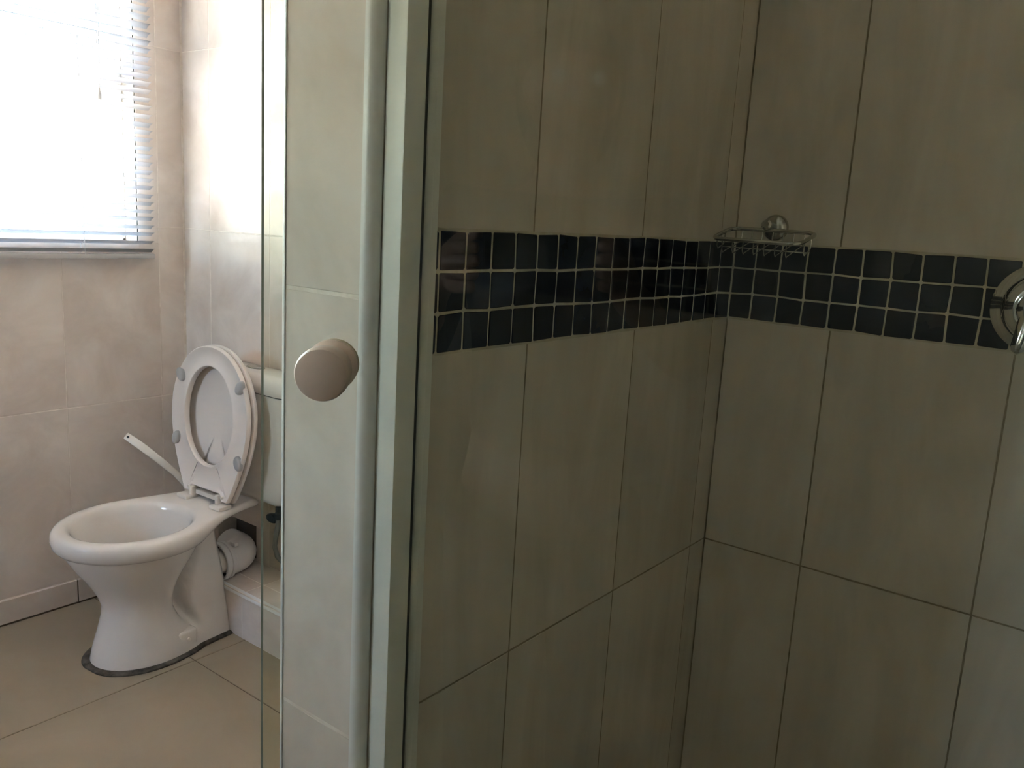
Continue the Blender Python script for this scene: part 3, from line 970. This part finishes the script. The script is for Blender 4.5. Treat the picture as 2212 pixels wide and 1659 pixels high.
# ------------------------------------------------------------------ soap basket
sbk = thing('soap_basket', 'chrome wire soap basket mounted on tiles above corner of the navy mosaic band', 'soap basket', (-.616, YB, 1.262))
lathe('wall_rosette', [(0, 0), (.0245, 0), (.0245, .004), (.022, .009), (.015, .013), (.010, .015), (0, .015)], m_satin, sbk, n=36, xf=frame_matrix(Vector((-.613, YB, 1.271)), Vector((1, 0, 0)), Vector((0, 0, 1)), Vector((0, -1, 0))))
lathe('post', [(0, 0), (.0085, 0), (.0085, .014), (.0098, .016), (.0098, .030), (.006, .033), (0, .033)], m_satin, sbk, n=20, xf=frame_matrix(Vector((-.616, YB - .012, 1.270)), Vector((1, 0, 0)), Vector((0, .18, .98)), Vector((0, -.98, .18))))
bx0, bx1, by0, by1 = -.6845, -.522, 1.468, 1.556
def bz_(x, y):      # the loose basket sags towards the room
    return 1.2665 + (y - by1) * .235 - (x - bx0) * .012
tube('rim', [(x, y, bz_(x, y)) for x, y, _ in rrect(bx0, bx1, by0, by1, .020, 0, 7)], .0037, m_satin, sbk, n=10, closed=True)
for k in range(7):
    x = bx0 + .022 + (bx1 - bx0 - .044) * k / 6
    f0, b0 = bz_(x, by0), bz_(x, by1)
    tube('wire', [(x, by0, f0), (x, by0 + .001, f0 - .018), (x, by0 + .006, f0 - .0235), (x, by1 - .010, b0 - .0245), (x, by1 - .003, b0 - .018), (x, by1, b0)], .0013, m_satin, sbk, n=6)
for x in (bx0, bx1):
    y0_, y1_ = 1.494, 1.528
    tube('wire', [(x, y0_, bz_(x, y0_)), (x, y0_ + .001, bz_(x, y0_) - .019), (x, y0_ + .006, bz_(x, y0_) - .0245), (x, y1_ - .006, bz_(x, y1_) - .0245), (x, y1_ - .001, bz_(x, y1_) - .019), (x, y1_, bz_(x, y1_))], .0013, m_satin, sbk, n=6)
tube('long_wire', [(bx0, 1.512, bz_(bx0, 1.512) - .0245), (bx1, 1.512, bz_(bx1, 1.512) - .0245)], .0013, m_satin, sbk, n=6)
settle(sbk)

# ------------------------------------------------------------------ shower mixer
MXC = Vector((-.166, YB, 1.166))
mx = thing('shower_mixer', 'chrome shower mixer with round plate and lever pointing down, on mosaic band', 'shower mixer', tuple(MXC))
MF = frame_matrix(MXC, Vector((1, 0, 0)), Vector((0, 0, 1)), Vector((0, -1, 0)))
lathe('wall_plate', [(0, 0), (.072, 0), (.072, .003), (.066, .008), (.050, .0115), (.035, .013), (0, .013)], m_chrome, mx, n=56, xf=MF)
lathe('body', [(.030 + .0265 * math.cos(a), .010 + .030 * math.sin(a)) for a in np.linspace(0, PI / 2, 12)] + [(.0285, .0385), (.0285, .009)], m_chrome, mx, n=56, xf=MF, angle=60, closed=True)
bm = bmesh.new()
lev = []
LP = [(0, .006, .030, .0), (.0005, .062, .029, .004), (.001, .075, .026, .010), (.002, .079, .022, .020), (0, .081, .016, .028)]
def disc_ring(cx_, cz_, y_, rx, rz_):
    return [MXC + Vector((cx_ + rx * math.cos(a), -y_, cz_ + rz_ * math.sin(a))) for a in np.linspace(0, 2 * PI, 28, endpoint=False)]
add_loft(bm, [disc_ring(0, 0, .028, .028, .028), disc_ring(0, 0, .056, .028, .028), disc_ring(0, 0, .066, .026, .026), disc_ring(0, 0, .070, .018, .018)])
bm_obj('handle_cap', bm, m_chrome, mx, smooth=True, angle=60)
bm = bmesh.new()
for t_ in np.linspace(0, 1, 14):
    c_ = MXC + Vector((-.004 - .012 * t_, -.060 - .020 * t_ + .010 * t_ * t_, .006 - .076 * t_))
    e_ = math.sqrt(max(0.02, 1 - max(0, (t_ - .84) / .16) ** 2))
    wdt, tk = (.0155 - .0045 * t_) * e_, (.0075 - .001 * t_) * e_
    lev.append([c_ + Vector((wdt * math.cos(a), -tk * math.sin(a), 0)) for a in np.linspace(0, 2 * PI, 20, endpoint=False)])
add_loft(bm, lev)
bm_obj('lever', bm, m_chrome, mx, smooth=True, angle=60)
settle(mx)

# ------------------------------------------------------------------ the photographer, seen only mirrored in the glass
m_skin, _, _ = principled('skin', (0.30, 0.19, 0.135), 0.5)
m_shirt = noise_mat('dark_shirt_cloth', (0.035, 0.036, 0.045), (0.05, 0.052, 0.062), 60.0, 0.85)
m_jeans = noise_mat('dark_trousers_cloth', (0.025, 0.028, 0.040), (0.04, 0.044, 0.06), 80.0, 0.85)
m_hair = noise_mat('dark_hair', (0.012, 0.009, 0.007), (0.03, 0.022, 0.016), 90.0, 0.6, stretch=(1, 1, .15))
m_eye, _, _ = principled('eye', (0.55, 0.53, 0.50), 0.1)
m_lip, _, _ = principled('lips', (0.36, 0.16, 0.13), 0.5)
ph_base = Vector((.13 * rt[0] - .38 * fh[0], .13 * rt[1] - .38 * fh[1], 0))
person = thing('person', 'person in dark clothes holding up a phone, mirrored faintly in the shower glass', 'person', tuple(ph_base))
person.rotation_euler = (0, 0, YAW)

def skin_mesh(name, verts, edges, radii, mat, parent, root=0, levels=2):
    me = bpy.data.meshes.new(name)
    me.from_pydata(verts, edges, [])
    me.materials.append(mat)
    o = link(name, me, parent)
    md = o.modifiers.new('skin', 'SKIN')
    md.use_smooth_shade = True
    if not me.skin_vertices:
        return o
    for k, r in enumerate(radii):
        me.skin_vertices[0].data[k].radius = (r, r) if not isinstance(r, tuple) else r
        me.skin_vertices[0].data[k].use_root = (k == root)
    sm_ = o.modifiers.new('smooth', 'SUBSURF')
    sm_.levels = sm_.render_levels = levels
    return o

V, E_, Rr = [], [], []
def jv(p, r, link_to=None):
    V.append(p); Rr.append(r)
    if link_to is not None:
        E_.append((link_to, len(V) - 1))
    return len(V) - 1
pel = jv((0, 0, .84), (.145, .10))
wst = jv((0, .005, 1.00), (.122, .088), pel)
chs = jv((0, .0, 1.19), (.145, .10), wst)
nkb = jv((0, -.005, 1.305), (.06, .055), chs)
nck = jv((0, .005, 1.355), .050, nkb)
jaw = jv((0, .022, 1.415), (.058, .068), nck)
fac = jv((0, .020, 1.475), (.074, .092), jaw)
crn = jv((0, .008, 1.530), (.066, .080), fac)
jv((0, .112, 1.452), .012, fac)                       # nose
for sx in (-1, 1):
    jv((sx * .080, .008, 1.465), (.012, .018), fac)   # ear
    hip = jv((sx * .085, 0, .76), (.092, .092), pel)
    kne = jv((sx * .095, .012, .44), .058, hip)
    clf = jv((sx * .096, -.008, .32), .055, kne)
    ank = jv((sx * .098, -.015, .085), .038, clf)
    jv((sx * .108, .11, .04), .032, ank)
    sho = jv((sx * .165, -.005, 1.262), .056, chs)
    elb = jv((sx * .235, .075, 1.035), .042, sho)
    if sx > 0:
        wr, pm = (.060, .300, 1.165), (.036, .345, 1.205)
    else:
        wr, pm = (-.205, .300, 1.155), (-.180, .345, 1.195)
    fo = jv(((elb and V[elb][0] + (wr[0] - V[elb][0]) * .35), V[elb][1] + (wr[1] - V[elb][1]) * .35, V[elb][2] + (wr[2] - V[elb][2]) * .35), .038, elb)
    wi = jv(wr, .026, fo)
    pi_ = jv(pm, (.026, .020), wi)
    for q in range(4):                                # fingers wrap round the phone's edge to its back
        zf = pm[2] + .024 - .016 * q
        ln = (.92, 1.0, .95, .78)[q]
        k1 = (pm[0] - sx * .004, pm[1] + .026, zf)
        k2 = (pm[0] - sx * .016, pm[1] + .047, zf + .002)
        k3 = (pm[0] - sx * (.016 + .022 * ln), pm[1] + .052, zf + .003)
        f1 = jv(k1, .0095, pi_); f2 = jv(k2, .0088, f1); jv(k3, .0078, f2)
    t1 = jv((pm[0] - sx * .006, pm[1] - .004, pm[2] + .030), .0105, pi_)
    t2 = jv((pm[0] - sx * .022, pm[1] + .008, pm[2] + .042), .0095, t1)
    jv((pm[0] - sx * .040, pm[1] + .016, pm[2] + .044), .008, t2)
skin_mesh('body', V, E_, Rr, m_skin, person)
def V_w(sx):
    return (.060, .300, 1.165) if sx > 0 else (-.205, .300, 1.155)
sv_ = [(0, 0, .80), (0, .005, 1.0), (0, 0, 1.18), (0, -.005, 1.285)]
se, sr = [(0, 1), (1, 2), (2, 3)], [(.165, .118), (.142, .106), (.165, .12), (.080, .075)]
for sx in (-1, 1):
    k = len(sv_)
    sv_ += [(sx * .170, -.005, 1.258), (sx * .205, .035, 1.14), (sx * .236, .075, 1.037), (V_w(sx)[0] + sx * .012, V_w(sx)[1] - .03, V_w(sx)[2] - .01)]
    se += [(2, k), (k, k + 1), (k + 1, k + 2), (k + 2, k + 3)]
    sr += [.070, .060, .055, .036]
skin_mesh('shirt', sv_, se, sr, m_shirt, person)
tv_, te, tr_ = [(0, 0, .86)], [], [(.160, .112)]
for sx in (-1, 1):
    k = len(tv_)
    tv_ += [(sx * .087, 0, .75), (sx * .096, .012, .44), (sx * .098, -.012, .09)]
    te += [(0, k), (k, k + 1), (k + 1, k + 2)]
    tr_ += [(.105, .105), .075, .062]
skin_mesh('trousers', tv_, te, tr_, m_jeans, person)
bm = bmesh.new()
bmesh.ops.create_uvsphere(bm, u_segments=28, v_segments=18, radius=1.0)
for v in bm.verts:
    x, y, z = v.co
    fr = max(0, y) * max(0, .35 - z)                  # open over the face
    v.co = Vector((x * (.092 - .02 * fr), y * .105 - .012 - .10 * fr, 1.492 + z * (.088 if z > 0 else .165)))
bm_obj('hair', bm, m_hair, person, smooth=True)
for sx in (-1, 1):
    bm = bmesh.new()
    bmesh.ops.create_uvsphere(bm, u_segments=14, v_segments=10, radius=.0115, matrix=Matrix.Translation((sx * .031, .096, 1.475)))
    bm_obj('eye', bm, m_eye, person, smooth=True)
    bm = bmesh.new()
    add_loft(bm, [[(sx * .105 + .048 * k_ * math.cos(a), .045 + .135 * k_ * math.sin(a), z) for a in np.linspace(0, 2 * PI, 24, endpoint=False)] for k_, z in ((.95, .0), (1, .012), (1, .03), (.85, .062), (.55, .085))])
    bm_obj('shoe', bm, m_hair, person, smooth=True, angle=60)
bm = bmesh.new()
bmesh.ops.create_uvsphere(bm, u_segments=14, v_segments=10, radius=1.0)
for v in bm.verts:
    v.co = Vector((v.co.x * .024, .083 + v.co.y * .008, 1.418 + v.co.z * .007))
bm_obj('mouth', bm, m_lip, person, smooth=True)
phone = thing('phone', 'dark phone held sideways in both hands of mirrored person', 'phone', tuple(np.array([0, 0, EYE]) + r2 * .06))
bm = bmesh.new()
add_box(bm, (-.010, -.058, .0045), (.128, .009, .0115), .003, 2, cam.matrix_world)
bm_obj('case', bm, m_dark, phone, smooth=True, angle=40)
bm = bmesh.new()
add_box(bm, (-.006, -.054, .0116), (.124, .005, .0122), 0, 1, cam.matrix_world)
bm_obj('screen', bm, m_water, phone)
settle(phone)

# ------------------------------------------------------------------ outside the window
gr = structure('ground_outside', [((-90, -60, -3.2), (40, 60, -3.0))], m_ground)
hs = thing('house', 'low pale house with grey roof far outside the window below the blind', 'house', (-34, 12, -3.0))
box('wall', (-40, 6, -3.0), (-31, 17.6, -0.62), m_house, hs)
bm = bmesh.new()
add_box(bm, (-40.4, 5.6, -0.62), (-30.6, 18.0, -0.30))
bm_obj('roof', bm, m_roof, hs)
bm = bmesh.new()
add_loft(bm, [rrect(-33.2, -32.4, 13.2, 14.1, .05, -0.30, 3), rrect(-33.2, -32.4, 13.2, 14.1, .05, -0.18, 3), rrect(-32.95, -32.65, 13.5, 13.8, .03, .10, 3)])
bm_obj('roof_vent', bm, m_roof, hs)
settle(hs)
